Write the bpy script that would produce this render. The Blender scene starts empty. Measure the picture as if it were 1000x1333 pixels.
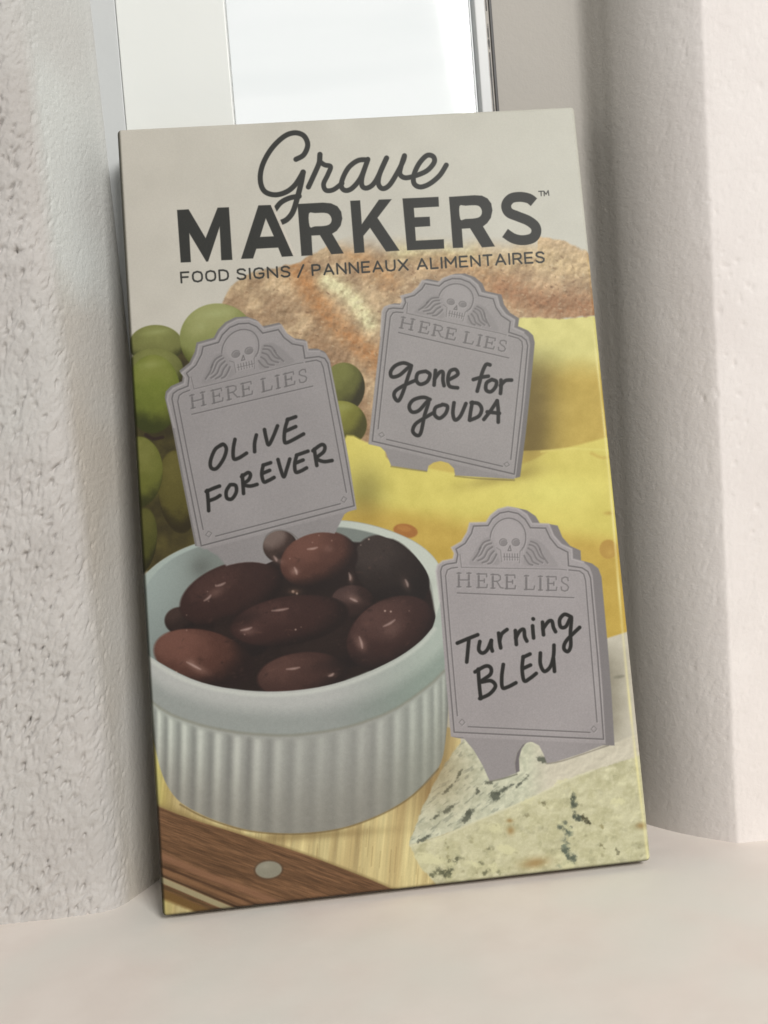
import bpy, math
import numpy as np
from mathutils import Matrix, Vector
rng = np.random.default_rng(7)
sc = bpy.context.scene

# ------------------------------------------------------------------ camera
R = np.array([[0.99369, 0.08263, -0.07584], [0, 0, 0], [0, 0, 0]])
F = 1200.0
CX, CY = 500.0, 666.5
TL, TR, BR, BL = [np.array(p, float) for p in ((152, 168), (748, 138), (848, 1121), (211, 1194))]
LEAN = math.radians(7.0)
BOX_H, BOX_T = 0.19, 0.012
def ray(x, y): return np.array([(x - CX) / F, -(y - CY) / F, -1.0])
_s = np.linalg.solve(np.array([ray(*TR), -ray(*BR), ray(*BL)]).T, ray(*TL))
_P = [ray(*TL), _s[0] * ray(*TR), _s[1] * ray(*BR), _s[2] * ray(*BL)]
_k = BOX_H / np.linalg.norm(_P[0] - _P[3]); _P = [p * _k for p in _P]
_w = _P[2] - _P[3]; _h = _P[0] - _P[3]
BOX_W = float(np.linalg.norm(_w)); _X = _w / BOX_W
RACK = float(_h @ _X)                      # the carton is racked a little out of square
_hp = _h - _X * RACK; HP = float(np.linalg.norm(_hp)); _hp /= HP
_n = np.cross(_X, _hp)
_U = _hp * math.cos(LEAN) + _n * math.sin(LEAN)
R = np.array([_X, np.cross(_U, _X), _U])
CAM = R @ (-_P[3])
SILL_Z = -BOX_T * math.sin(LEAN)
cam = bpy.data.cameras.new("camera"); co = bpy.data.objects.new("camera", cam)
sc.collection.objects.link(co); sc.camera = co
cam.sensor_fit = 'VERTICAL'; cam.sensor_height = 24; cam.sensor_width = 18
cam.lens = 24 * F / 1333.0
cam.clip_start = 0.01; cam.clip_end = 50
co.matrix_world = Matrix([list(R[0]) + [CAM[0]], list(R[1]) + [CAM[1]], list(R[2]) + [CAM[2]], [0, 0, 0, 1]])

# ------------------------------------------------------------------ light
w = bpy.data.worlds.new("World"); sc.world = w; w.use_nodes = True
w.node_tree.nodes['Background'].inputs[0].default_value = (1.0, 0.985, 0.96, 1)
w.node_tree.nodes['Background'].inputs[1].default_value = 0.22
def area(name, loc, aim, size, power, col):
    l = bpy.data.lights.new(name, 'AREA'); l.energy = power; l.size = size; l.color = col
    o = bpy.data.objects.new(name, l); sc.collection.objects.link(o); o.location = loc
    o.rotation_euler = (Vector(aim) - Vector(loc)).to_track_quat('-Z', 'Y').to_euler(); return o
area("room_light", (0.48, -1.00, 0.76), (0.06, 0.0, 0.06), 0.40, 13.4, (1.0, 0.98, 0.95))
sc.view_settings.view_transform = 'Standard'; sc.view_settings.look = 'None'
sc.view_settings.exposure = 0.09; sc.view_settings.gamma = 1

# ------------------------------------------------------------------ helpers
def link(name, me, mat=None, parent=None, **props):
    o = bpy.data.objects.new(name, me); sc.collection.objects.link(o)
    if mat: me.materials.append(mat)
    if parent: o.parent = parent
    for k, v in props.items(): o[k] = v
    return o
def mesh_from(name, V, Fc, smooth=True):
    me = bpy.data.meshes.new(name); me.from_pydata([tuple(map(float, v)) for v in V], [], Fc); me.update()
    if smooth: me.polygons.foreach_set('use_smooth', [True] * len(me.polygons))
    return me
def grid_mesh(name, G):
    """G: (ny, nx, 3)"""
    ny, nx = G.shape[:2]
    me = bpy.data.meshes.new(name)
    idx = np.arange(ny * nx).reshape(ny, nx)
    q = np.stack([idx[:-1, :-1], idx[:-1, 1:], idx[1:, 1:], idx[1:, :-1]], -1).reshape(-1, 4)
    me.vertices.add(ny * nx); me.vertices.foreach_set('co', G.reshape(-1).astype(np.float32))
    me.loops.add(q.size); me.loops.foreach_set('vertex_index', q.reshape(-1).astype(np.int32))
    me.polygons.add(len(q)); me.polygons.foreach_set('loop_start', np.arange(0, q.size, 4, dtype=np.int32))
    me.polygons.foreach_set('use_smooth', np.ones(len(q), bool))
    me.update(calc_edges=True); me.validate()
    return me
def bevel_box(name, x0, x1, y0, y1, z0, z1, mat, parent=None, b=0.0006, **props):
    import bmesh
    bm = bmesh.new(); bmesh.ops.create_cube(bm, size=1)
    for v in bm.verts:
        v.co = Vector(((x0 + x1) / 2 + v.co.x * (x1 - x0), (y0 + y1) / 2 + v.co.y * (y1 - y0), (z0 + z1) / 2 + v.co.z * (z1 - z0)))
    if b: bmesh.ops.bevel(bm, geom=bm.edges[:], offset=b, segments=3, profile=0.6, affect='EDGES')
    me = bpy.data.meshes.new(name); bm.to_mesh(me); bm.free()
    return link(name, me, mat, parent, **props)

# numpy value noise on arbitrary coordinates
_T = rng.random((256, 256)).astype(np.float32)
def vnoise(x, y):
    xi = np.floor(x).astype(np.int64); yi = np.floor(y).astype(np.int64)
    fx = (x - xi).astype(np.float32); fy = (y - yi).astype(np.float32)
    fx = fx * fx * (3 - 2 * fx); fy = fy * fy * (3 - 2 * fy)
    a = _T[yi & 255, xi & 255]; b = _T[yi & 255, (xi + 1) & 255]
    c = _T[(yi + 1) & 255, xi & 255]; d = _T[(yi + 1) & 255, (xi + 1) & 255]
    return (a * (1 - fx) + b * fx) * (1 - fy) + (c * (1 - fx) + d * fx) * fy
def fbm(x, y, o=4, g=0.5):
    s = 0; a = 1; t = 0
    for i in range(o):
        s = s + a * vnoise(x * 2 ** i + 17.3 * i, y * 2 ** i + 5.1 * i); t += a; a *= g
    return s / t
def sstep(a, b, x):
    t = np.clip((x - a) / (b - a), 0, 1); return t * t * (3 - 2 * t)

# ------------------------------------------------------------------ materials
def mat_new(name):
    m = bpy.data.materials.new(name); m.use_nodes = True
    return m, m.node_tree, m.node_tree.nodes['Principled BSDF']
def srgb(c):
    c = np.array(c, float) / 255; return tuple(np.where(c <= .04045, c / 12.92, ((c + .055) / 1.055) ** 2.4)) + (1,)
def mottled(name, c1, c2, scale, rough, bumps=(), detail=4, c3=None, finish=None, upper_col=None):
    m, nt, p = mat_new(name); N = nt.nodes; L = nt.links
    tc = N.new('ShaderNodeTexCoord')
    n1 = N.new('ShaderNodeTexNoise'); n1.inputs['Scale'].default_value = scale; n1.inputs['Detail'].default_value = detail
    L.new(tc.outputs['Object'], n1.inputs['Vector'])
    r = N.new('ShaderNodeValToRGB'); r.color_ramp.elements[0].position = .35; r.color_ramp.elements[1].position = .65
    r.color_ramp.elements[0].color = (*c1, 1); r.color_ramp.elements[1].color = (*c2, 1)
    L.new(n1.outputs['Fac'], r.inputs['Fac'])
    out = r.outputs['Color']
    if finish:
        at_ = N.new('ShaderNodeAttribute'); at_.attribute_name = 'reveal_shade'  # shade of the reveals, mixed into the wall colour
        fx = N.new('ShaderNodeMix'); fx.data_type = 'RGBA'; fx.inputs[7].default_value = (*finish, 1)
        if upper_col:
            a2 = N.new('ShaderNodeAttribute'); a2.attribute_name = 'upper_pale'; f2 = N.new('ShaderNodeMix'); f2.data_type = 'RGBA'
            f2.inputs[6].default_value = (*finish, 1); f2.inputs[7].default_value = (*upper_col, 1); L.new(a2.outputs['Fac'], f2.inputs[0]); L.new(f2.outputs[2], fx.inputs[7])
        L.new(at_.outputs['Fac'], fx.inputs[0]); L.new(out, fx.inputs[6]); out = fx.outputs[2]
    if c3:
        n2 = N.new('ShaderNodeTexNoise'); n2.inputs['Scale'].default_value = scale * 0.45; n2.inputs['Detail'].default_value = 2
        mp = N.new('ShaderNodeMapping'); mp.inputs['Location'].default_value = (3, 8, 1)
        L.new(tc.outputs['Object'], mp.inputs[0]); L.new(mp.outputs[0], n2.inputs['Vector'])
        mr = N.new('ShaderNodeMapRange'); mr.inputs[1].default_value = .45; mr.inputs[2].default_value = .7
        L.new(n2.outputs['Fac'], mr.inputs[0])
        mx = N.new('ShaderNodeMix'); mx.data_type = 'RGBA'; mx.inputs[7].default_value = (*c3, 1)
        L.new(mr.outputs[0], mx.inputs[0]); L.new(out, mx.inputs[6]); out = mx.outputs[2]
    L.new(out, p.inputs['Base Color'])
    p.inputs['Roughness'].default_value = rough
    prev = None
    for sc_, dist, det in bumps:
        nb = N.new('ShaderNodeTexNoise'); nb.inputs['Scale'].default_value = sc_; nb.inputs['Detail'].default_value = det
        L.new(tc.outputs['Object'], nb.inputs['Vector'])
        b = N.new('ShaderNodeBump'); b.inputs['Distance'].default_value = dist; b.inputs['Strength'].default_value = 1
        L.new(nb.outputs['Fac'], b.inputs['Height'])
        if prev: L.new(prev, b.inputs['Normal'])
        prev = b.outputs['Normal']
    if prev: L.new(prev, p.inputs['Normal'])
    return m
M_left = mottled('rough_plaster', (.50, .475, .45), (.565, .54, .515), 45, .9, ((900, .00019, 5), (2400, .0001, 3)), c3=(.555, .545, .52), finish=(.50, .46, .405), upper_col=(.62, .635, .61))
M_reveal = mottled('smooth_reveal_plaster', (.60, .55, .50), (.66, .61, .56), 30, .85, ((900, .00006, 4),))
M_right = mottled('white_plaster', (.76, .71, .68), (.82, .775, .745), 35, .88, ((650, .00009, 5), (1800, .00005, 3)), finish=(.46, .435, .395))  # reveal colour darkened to carry its shade
M_sill = mottled('painted_sill', (.80, .725, .665), (.84, .77, .71), 70, .55, ((420, .00005, 5),), c3=(.79, .76, .70))
M_white = mottled('white_window_paint', (.78, .80, .77), (.81, .83, .80), 12, .35, ((300, .00003, 3),))
M_grey = mottled('grey_window_paint', (.55, .57, .57), (.60, .61, .605), 12, .4, ((300, .00003, 3),))
M_gasket = mottled('black_rubber_gasket', (.02, .018, .016), (.035, .032, .03), 60, .5)
M_card = mottled('raw_grey_cardboard', (.30, .27, .2), (.36, .32, .25), 90, .8, ((1500, .00003, 3),))
M_side = mottled('printed_dark_olive_card', (.045, .042, .015), (.075, .065, .02), 60, .4)

# ------------------------------------------------------------------ printed artwork, painted on a raster made here
TW, TH = 1000, 1640
def homog(src, dst):
    A = []
    for (x, y), (u, v) in zip(src, dst):
        A.append([x, y, 1, 0, 0, 0, -u * x, -u * y, -u]); A.append([0, 0, 0, x, y, 1, -v * x, -v * y, -v])
    _, _, Vt = np.linalg.svd(np.array(A, float)); return Vt[-1].reshape(3, 3)
def hmap(H, P):
    P = np.atleast_2d(np.array(P, float)); q = np.c_[P, np.ones(len(P))] @ H.T; return q[:, :2] / q[:, 2:]
Hm = homog([(0, 0), (TW, 0), (TW, TH), (0, TH)], [TL, TR, BR, BL]); Hi = np.linalg.inv(Hm)
jj, ii = np.meshgrid(np.arange(TW) + .5, np.arange(TH) + .5)
_q = np.stack([jj, ii, np.ones_like(jj)], -1) @ Hm.T
PX = (_q[..., 0] / _q[..., 2]).astype(np.float32); PY = (_q[..., 1] / _q[..., 2]).astype(np.float32)
IMG = np.zeros((TH, TW, 3), np.float32)
def reg(x0, y0, x1, y1):
    q = hmap(Hi, [(x0, y0), (x1, y0), (x1, y1), (x0, y1)])
    a = max(0, int(q[:, 0].min()) - 3); b = min(TW, int(q[:, 0].max()) + 4)
    c = max(0, int(q[:, 1].min()) - 3); d = min(TH, int(q[:, 1].max()) + 4)
    return (slice(c, max(c, d)), slice(a, max(a, b)))
def put(sl, m, col):
    m = np.clip(m, 0, 1)[..., None]; col = np.asarray(col, np.float32)
    IMG[sl] = IMG[sl] * (1 - m) + col * m
def spline(P, n=10, closed=False):
    P = np.array(P, float); out = []
    N = len(P)
    for i in range(N if closed else N - 1):
        if closed: p0, p1, p2, p3 = P[i - 1], P[i], P[(i + 1) % N], P[(i + 2) % N]
        else: p0, p1, p2, p3 = P[max(i - 1, 0)], P[i], P[i + 1], P[min(i + 2, N - 1)]
        for t in np.arange(n) / n:
            out.append(.5 * ((2 * p1) + (-p0 + p2) * t + (2 * p0 - 5 * p1 + 4 * p2 - p3) * t * t + (-p0 + 3 * p1 - 3 * p2 + p3) * t ** 3))
    if not closed: out.append(P[-1])
    return np.array(out)
def segdist(X, Y, a, b):
    d = b - a; L = d @ d + 1e-9
    t = np.clip(((X - a[0]) * d[0] + (Y - a[1]) * d[1]) / L, 0, 1)
    return np.hypot(X - a[0] - t * d[0], Y - a[1] - t * d[1])
def sdpoly(X, Y, P):
    P = np.array(P, np.float32); D = np.full(X.shape, 1e9, np.float32); ins = np.zeros(X.shape, bool)
    for i in range(len(P)):
        a = P[i - 1]; b = P[i]; D = np.minimum(D, segdist(X, Y, a, b))
        c = ((a[1] > Y) != (b[1] > Y))
        if abs(b[1] - a[1]) > 1e-9: ins ^= c & (X < (b[0] - a[0]) * (Y - a[1]) / (b[1] - a[1]) + a[0])
    return np.where(ins, -D, D)
def wob(X, Y, amp, sc_=6.): return (fbm(X / sc_, Y / sc_, 3) - .5) * 2 * amp
def poly(P, col, soft=.7, op=1., rough=0, rs=6., holes=()):
    P = np.array(P, float); pad = soft * 2 + rough * 2 + 2
    sl = reg(P[:, 0].min() - pad, P[:, 1].min() - pad, P[:, 0].max() + pad, P[:, 1].max() + pad)
    X, Y = PX[sl], PY[sl]
    if X.size == 0: return sl, None
    D = sdpoly(X, Y, P)
    for h in holes: D = np.maximum(D, -sdpoly(X, Y, h))
    if rough: D = D + wob(X, Y, rough, rs)
    m = np.clip(.5 - D / (2 * soft), 0, 1) * op
    if callable(col): col = col(X, Y)
    put(sl, m, col); return sl, m
def stroke(P, w, col, soft=.6, op=1.):
    P = np.array(P, float); w = np.broadcast_to(np.asarray(w, float), (len(P),)); wm = w.max()
    pad = wm + soft * 2 + 1
    sl = reg(P[:, 0].min() - pad, P[:, 1].min() - pad, P[:, 0].max() + pad, P[:, 1].max() + pad)
    X, Y = PX[sl], PY[sl]
    if X.size == 0: return
    D = np.full(X.shape, 1e9, np.float32)
    if len(P) == 1: D = np.hypot(X - P[0, 0], Y - P[0, 1]) - w[0] / 2
    for i in range(len(P) - 1): D = np.minimum(D, segdist(X, Y, P[i], P[i + 1]) - (w[i] + w[i + 1]) / 4)
    put(sl, np.clip(.5 - D / (2 * soft), 0, 1) * op, col)
def ribbon(P, w):
    P = np.array(P); T = np.gradient(P, axis=0); T /= np.linalg.norm(T, axis=1)[:, None]
    Nn = np.c_[-T[:, 1], T[:, 0]] * w / 2; return np.r_[P + Nn, (P - Nn)[::-1]]
def ell(c, rx, ry, ang, n=40):
    t = np.linspace(0, 2 * math.pi, n, endpoint=False); a = math.radians(ang)
    x = rx * np.cos(t); y = ry * np.sin(t)
    return np.c_[c[0] + x * math.cos(a) - y * math.sin(a), c[1] + x * math.sin(a) + y * math.cos(a)]
def Z(x0, y0, s): return lambda P: [(x0 + p[0] * s, y0 + p[1] * s) for p in P]
def lerp(a, b, t): return np.array(a, np.float32) * (1 - t[..., None]) + np.array(b, np.float32) * t[..., None]
def ball(c, rx, ry, ang, base, hi, lo, light=(-.45, -.65), soft=.8, tex=.06, spec=None, clipP=None, op=1, tint=(1, 1, 1)):
    """a round fruit in the printed photograph"""
    pad = 4; r = max(rx, ry)
    sl = reg(c[0] - r - pad, c[1] - r - pad, c[0] + r + pad, c[1] + r + pad); X, Y = PX[sl], PY[sl]
    if X.size == 0: return
    a = math.radians(ang); dx = X - c[0]; dy = Y - c[1]
    u = (dx * math.cos(a) + dy * math.sin(a)) / rx; v = (-dx * math.sin(a) + dy * math.cos(a)) / ry
    q = np.sqrt(u * u + v * v); m = np.clip(.5 - (q - 1) * min(rx, ry) / (2 * soft), 0, 1) * op
    nx = dx / r; ny = dy / r; nz = np.sqrt(np.clip(1 - q * q, 0, 1))
    l = light[0] * nx * 1.1 + light[1] * ny * 1.1 + .62 * nz
    l = np.clip(l, -.25, 1.2) + (fbm(X / 9, Y / 9, 4) - .5) * tex * 3
    col = lerp(lo, base, sstep(-.15, .45, l)); col = col + (np.array(hi, np.float32) - np.array(base, np.float32)) * sstep(.45, .95, l)[..., None]
    col = col * np.array(tint, np.float32)
    if clipP is not None: m = m * np.clip(.5 - sdpoly(X, Y, clipP) / 1.6, 0, 1)
    put(sl, m, col)
def glow(c, rx, ry, ang, col, op):
    r = max(rx, ry) * 2.2
    sl = reg(c[0] - r, c[1] - r, c[0] + r, c[1] + r); X, Y = PX[sl], PY[sl]
    if X.size == 0: return
    a = math.radians(ang); dx = X - c[0]; dy = Y - c[1]
    u = (dx * math.cos(a) + dy * math.sin(a)) / rx; v = (-dx * math.sin(a) + dy * math.cos(a)) / ry
    put(sl, np.exp(-(u * u + v * v) * 1.4) * op, col)
def emb(X, Y, sc_, g, sd=0., o=4):
    return ((fbm((X + .8) / sc_ + sd, (Y + 1.1) / sc_, o) - fbm((X - .8) / sc_ + sd, (Y - 1.1) / sc_, o)) * g)[..., None]
ALL = (slice(0, TH), slice(0, TW))
INK = (58, 58, 54)
z1 = Z(200, 160, .3); z2 = Z(450, 160, .3); z3 = Z(170, 380, .32); z4 = Z(450, 340, .36)
z5 = Z(520, 640, .34); z6 = Z(180, 660, .42); z7 = Z(190, 1000, .37); z8 = Z(500, 920, .36)

# paper ground
t = np.clip((PX - 152) / 600, 0, 1); IMG[:] = lerp((188, 180, 171), (190, 186, 176), t)
IMG += (fbm(PX / 40, PY / 40, 3)[..., None] - .5) * 8
# gouda, back block
def gback(X, Y):
    t = sstep(455, 500, Y + wob(X, Y, 4, 30)); c = lerp((204, 194, 118), (190, 160, 70), t)
    d = np.exp(-((X - 690) / 34) ** 2) * sstep(430, 500, Y); return c * (1 - .34 * d[..., None]) + (fbm(X / 14, Y / 14, 4)[..., None] - .5) * 16
poly([(560, 400), (682, 413), (700, 411), (735, 415), (775, 411), (840, 590), (560, 600)], gback, 1.0, rough=.8)
poly([(440, 590), (600, 590), (860, 580), (860, 860), (440, 860)], (198, 172, 80), 1)
# bread
def bread(X, Y):
    n = fbm(X / 22, Y / 22, 5); n2 = fbm(X / 5 + 9, Y / 5, 4); n3 = fbm((X * .7 + Y * .7) / 9, (X * .7 - Y * .7) / 26, 3)
    c = lerp((150, 122, 96), (178, 152, 122), sstep(.3, .7, n))
    # orange crust seams
    def seam(P, wd, col, k):
        nonlocal c
        D = np.full(X.shape, 1e9, np.float32)
        P = spline(P, 5)
        for i in range(len(P) - 1): D = np.minimum(D, segdist(X, Y, P[i], P[i + 1]))
        m = np.exp(-(D / wd) ** 2) * k * (.55 + .9 * n2); m = np.clip(m, 0, 1)[..., None]; c = c * (1 - m) + np.array(col, np.float32) * m
    seam([(388, 350), (405, 380), (432, 418), (470, 452), (500, 475)], 15, (166, 116, 74), .85)
    seam([(560, 330), (620, 345), (640, 365)], 22, (168, 130, 94), .7)
    seam([(455, 325), (480, 345), (505, 365)], 15, (170, 128, 88), .7)
    seam([(426, 366), (455, 385), (482, 420)], 12, (190, 182, 146), .95)
    seam([(520, 325), (570, 320), (610, 325)], 15, (186, 176, 132), .7)
    seam([(415, 445), (440, 475), (465, 520), (480, 570)], 18, (140, 108, 82), .7)
    seam([(655, 375), (700, 392), (770, 400)], 20, (146, 102, 72), .8)
    seam([(640, 330), (700, 335), (768, 350)], 20, (182, 158, 122), .8)
    c = c * (.92 + .22 * n2[..., None]) * (.93 + .14 * n3[..., None]) + emb(X, Y, 6, 45, 3.)
    return c * 1.04 + np.array((3, 1, -3), np.float32)
Pb = [(288, 400), (300, 372), (325, 356), (352, 350), (388, 342), (425, 320), (470, 300), (540, 296), (640, 300), (700, 306), (740, 316), (768, 330), (776, 411), (730, 415), (690, 412), (600, 430), (505, 600), (440, 600), (420, 470), (330, 440)]
sl = reg(280, 285, 790, 610); X, Y = PX[sl], PY[sl]; D = sdpoly(X, Y, Pb) + wob(X, Y, 2.2, 7)
m = np.clip(.5 - D / 3, 0, 1); fade = sstep(0, 1, (Y - (300 + 8 * vnoise(X / 20, Y / 20)) - np.where((X > 430) & (X < 700), 0, -60)) / 34)
put(sl, m * fade, bread(X, Y))
for i in range(420):
    x = rng.uniform(310, 765); y = rng.uniform(335, 420 if x > 520 else 560)
    if sdpoly(np.array([[x]]), np.array([[y]]), Pb)[0, 0] < -5:
        stroke([(x, y), (x + rng.uniform(-3, 3), y + rng.uniform(-2, 2))], rng.uniform(.8, 2), (205, 190, 160) if rng.random() < .5 else (105, 72, 48), .8, .35)
# dark behind grapes
def dk(X, Y): return lerp((58, 48, 24), (88, 78, 34), fbm(X / 16, Y / 16, 3)) * (1 + .15 * sstep(640, 720, Y)[..., None])
poly([(165, 470), (215, 455), (300, 430), (330, 600), (280, 745), (180, 745)], dk, 3)
gr = dict(tex=.09, tint=(.99, .93, .92))
ball((447, 505), 28, 33, 5, (104, 110, 46), (122, 130, 62), (62, 60, 24), **gr)
ball((446, 551), 32, 29, 20, (122, 126, 44), (140, 146, 60), (84, 84, 26), **gr)
ball((203, 449), 35, 26, 0, (118, 126, 64), (134, 144, 78), (72, 76, 30), light=(0, -.7), **gr)
ball((203, 480), 36, 27, 5, (112, 120, 58), (128, 138, 70), (70, 76, 28), light=(0, -.7), **gr)
ball((283, 441), 49, 46, 0, (132, 144, 78), (152, 162, 100), (92, 102, 36), light=(-.2, -.7), **gr)
ball((199, 513), 36, 51, 2, (108, 124, 38), (128, 140, 58), (66, 76, 18), light=(.05, -.6), **gr)
glow((203, 500), 20, 16, 0, (108, 122, 30), .4)
for gx, gy_, gw, gh, o in [(283, 408, 26, 7, .30), (205, 432, 18, 4, .25), (195, 475, 20, 6, .22), (185, 590, 12, 10, .2), (447, 530, 16, 6, .2), (262, 425, 8, 6, .2)]: glow((gx, gy_), gw, gh, -8, (176, 182, 130), o)
for gx, gy_, gw, gh, o in [(216, 540, 14, 12, .28), (300, 470, 20, 8, .2), (200, 640, 10, 12, .25), (238, 670, 9, 14, .2)]: glow((gx, gy_), gw, gh, 20, (140, 140, 50), o)
ball((232, 640), 26, 54, -6, (96, 92, 34), (110, 106, 46), (58, 50, 20), light=(-.3, -.4), **gr)
ball((178, 615), 34, 47, 4, (106, 114, 40), (122, 128, 58), (66, 70, 22), light=(.2, -.5), **gr)
ball((184, 705), 20, 44, 8, (84, 88, 30), (98, 100, 40), (50, 48, 18), light=(.2, -.5), **gr)
stroke(spline([(190, 566), (200, 571), (212, 569)], 5), 4, (52, 34, 26), 1.2)
# gouda front slab
def gfront(X, Y):
    c = lerp((206, 190, 92), (192, 158, 66), sstep(0, 1, (Y - (640 + (X - 470) * .13) + wob(X, Y, 8, 40)) / 40))
    k = np.exp(-(((X - 475) / 26) ** 2 + ((Y - 640) / 34) ** 2)); c = c * (1 - .22 * k[..., None])
    k = np.exp(-(((X - 720) / 60) ** 2 + ((Y - 640) / 22) ** 2)); c = c + np.array((8, 12, 12)) * k[..., None]
    return c + (fbm(X / 18, Y / 18, 4)[..., None] - .5) * 15
poly(spline([(445, 577), (478, 576), (500, 583), (506, 598), (540, 606), (620, 618), (690, 600), (730, 585), (850, 588), (860, 860), (560, 880), (440, 720)], 4, True), gfront, 1.6)
def shade(c, rx, ry, ang, op, col=(120, 96, 40)): glow(c, rx, ry, ang, col, op)
shade((693, 560), 20, 60, 8, .55); shade((655, 622), 60, 9, -12, .35)
stroke(spline([(705, 588), (740, 584), (792, 586)], 5), 2.2, (214, 202, 110), 1.5, .6)
stroke(spline([(770, 590), (785, 596), (800, 592)], 5), 3, (190, 150, 62), 2, .5)
shade((528, 690), 10, 5, 0, .2)
poly(ell((528, 691), 16, 9, 10), (172, 108, 48), 1.2)
poly(ell((526, 688), 9, 4, 10), (188, 128, 60), 1.5, .6)
poly(ell((792, 715), 11.5, 12.5, 0), (184, 142, 62), 1.2); glow((794, 719), 6, 6, 0, (198, 160, 76), .6)
glow((793, 668), 8, 3, 0, (180, 142, 60), .6)
# board
def board(X, Y):
    u = X + (Y - 1100) * .10
    g = fbm(u / 3.2, Y / 110, 4); g2 = fbm(u / 14, Y / 260, 3)
    c = lerp((182, 158, 108), (206, 188, 134), sstep(.3, .75, g2)); c = c * (.90 + .2 * g[..., None]); 
    k = np.exp(-((X - 560) / 26) ** 2) * (1 - sstep(1040, 1120, Y)); c = c * (1 - .18 * k[..., None]) + np.array((8, -4, -10)) * k[..., None]
    k2 = 1 - sstep(200, 235, X); c = c * (1 - .06 * k2[..., None]) + np.array((4, 8, -18)) * k2[..., None]
    return c
poly([(180, 870), (600, 950), (600, 1230), (180, 1230)], board, 1)
for i in range(70):
    x = rng.uniform(330, 560); y = rng.uniform(1075, 1150); l = rng.uniform(10, 40)
    stroke([(x, y), (x - l * .08, y + l)], rng.uniform(.6, 1.3), (158, 130, 82), .8, rng.uniform(.15, .5))
# blue cheese
def rind(X, Y):
    c = lerp((192, 184, 170), (150, 142, 126), np.exp(-((X - 792) / 22) ** 2) * sstep(820, 880, Y) * (1 - sstep(930, 1000, Y)))
    return c + (fbm(X / 10, Y / 10, 4)[..., None] - .5) * 14
poly([(780, 834), (818, 822), (850, 815), (860, 1010), (700, 1030), (690, 980), (790, 960)], rind, 1.2)
poly(ell((806, 881), 7, 2, -10), (120, 116, 100), 1.5, .6)
Ptop = z8([(90, 500), (112, 440), (140, 360), (175, 290), (225, 200), (262, 150), (290, 118), (400, 100), (560, 120), (600, 190), (800, 145), (1000, 60), (1000, 175), (940, 172), (820, 210), (700, 248), (600, 295), (520, 335), (420, 378), (330, 415), (200, 470)])
def ctop(X, Y):
    n = fbm(X / 6, Y / 6, 5); a = math.radians(-38); u = X * math.cos(a) + Y * math.sin(a); v = -X * math.sin(a) + Y * math.cos(a)
    c = lerp((184, 184, 162), (198, 196, 174), sstep(.3, .7, n))
    s = fbm(u / 11, v / 3.2, 4); k = sstep(.56, .74, s) * (1 - sstep(640, 700, X)) * .38; c = c * (1 - k[..., None]) + np.array((118, 124, 114), np.float32) * k[..., None]
    k = sstep(680, 720, X); c = c * (1 - k[..., None]) + np.array((196, 187, 170), np.float32) * k[..., None]
    return c + emb(X, Y, 12, 45, 5., 3)
def cside(X, Y):
    n = fbm(X / 11, Y / 11, 5); n2 = fbm(X / 4 + 40, Y / 4, 4)
    c = lerp((184, 178, 142), (193, 187, 154), sstep(.3, .7, n)) * (.985 + .03 * n2[..., None])
    k = sstep(.62, .72, fbm(X / 9 + 70, Y / 6, 4)); c = c + np.array((5, 5, 5)) * k[..., None]
    k = sstep(.64, .76, fbm(X / 10 + 170, Y / 10 + 20, 4)); c = c * (1 - .05 * k[..., None]); return c + emb(X, Y, 16, 70, 7., 2) * sstep(.4, .65, fbm(X / 30 + 5, Y / 24, 2))[..., None] * 1.3 + emb(X, Y, 4, 12, 2.)
Pside = z8([(92, 500), (200, 468), (330, 412), (520, 332), (700, 245), (940, 165), (1040, 150), (1040, 700), (240, 700), (170, 620), (130, 580), (112, 535)])
poly(Pside, cside, 1.2, rough=1.4)
poly(Ptop, ctop, 1.2, rough=1.5, rs=5)
stroke([tuple(p) for p in spline(z8([(95, 502), (200, 474), (330, 416), (520, 336), (640, 276), (760, 228)]), 4)], 2.2, (206, 200, 172), 1.3, .7)
def blob(c, rx, ry, ang, col, op=.9, rough=2.2):
    poly(ell(c, rx, ry, ang, 18), col, 1.4, op * .9, rough * 2.2, 3.2); glow(c, rx * 1.2, ry * 1.2, ang, col, .3 * op)
for x, y, rx, ry, a in [(402, 322, 18, 16, -20), (380, 275, 12, 6, 0), (425, 304, 24, 7, -25), (452, 290, 18, 5, -30), (300, 398, 24, 10, -48), (312, 380, 12, 8, -20), (338, 306, 9, 11, 0), (235, 370, 22, 7, -35), (140, 478, 26, 5, -25), (230, 300, 24, 4, -45), (575, 190, 20, 12, 10), (190, 395, 22, 4, -40), (270, 250, 26, 4, -60), (500, 270, 30, 3, -45)]:
    blob(z8([(x, y)])[0], rx * .36, ry * .36, a, (88, 92, 80), .85, 1.6)
def vein(P, w_, col, n=26, sp=9):
    """a broken run of mould: irregular flecks strung along a line"""
    Q = spline(z8(P), 8)
    for i in range(n):
        q = Q[rng.integers(len(Q))]; k = rng.uniform(.4, 1)
        blob((q[0] + rng.normal(0, sp * .22), q[1] + rng.normal(0, sp * .3)), w_ * k, w_ * k * rng.uniform(.35, .9), rng.uniform(-90, 90), col if rng.random() < .75 else dimc(col, 1.25), rng.uniform(.35, .8), 1.4)
def dimc(c, k): return tuple(v * k for v in c)
vein([(682, 318), (686, 360), (692, 400), (705, 400)], 3.6, (84, 90, 76), 30, 6)
vein([(640, 430), (665, 450), (655, 500), (670, 540), (690, 570), (630, 575)], 4.4, (94, 102, 88), 46, 9)
vein([(720, 400), (736, 412), (745, 418)], 3.0, (84, 80, 58), 8, 3)
vein([(175, 605), (205, 598), (235, 606), (245, 570), (280, 540)], 4.4, (98, 98, 74), 36, 7)
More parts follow.
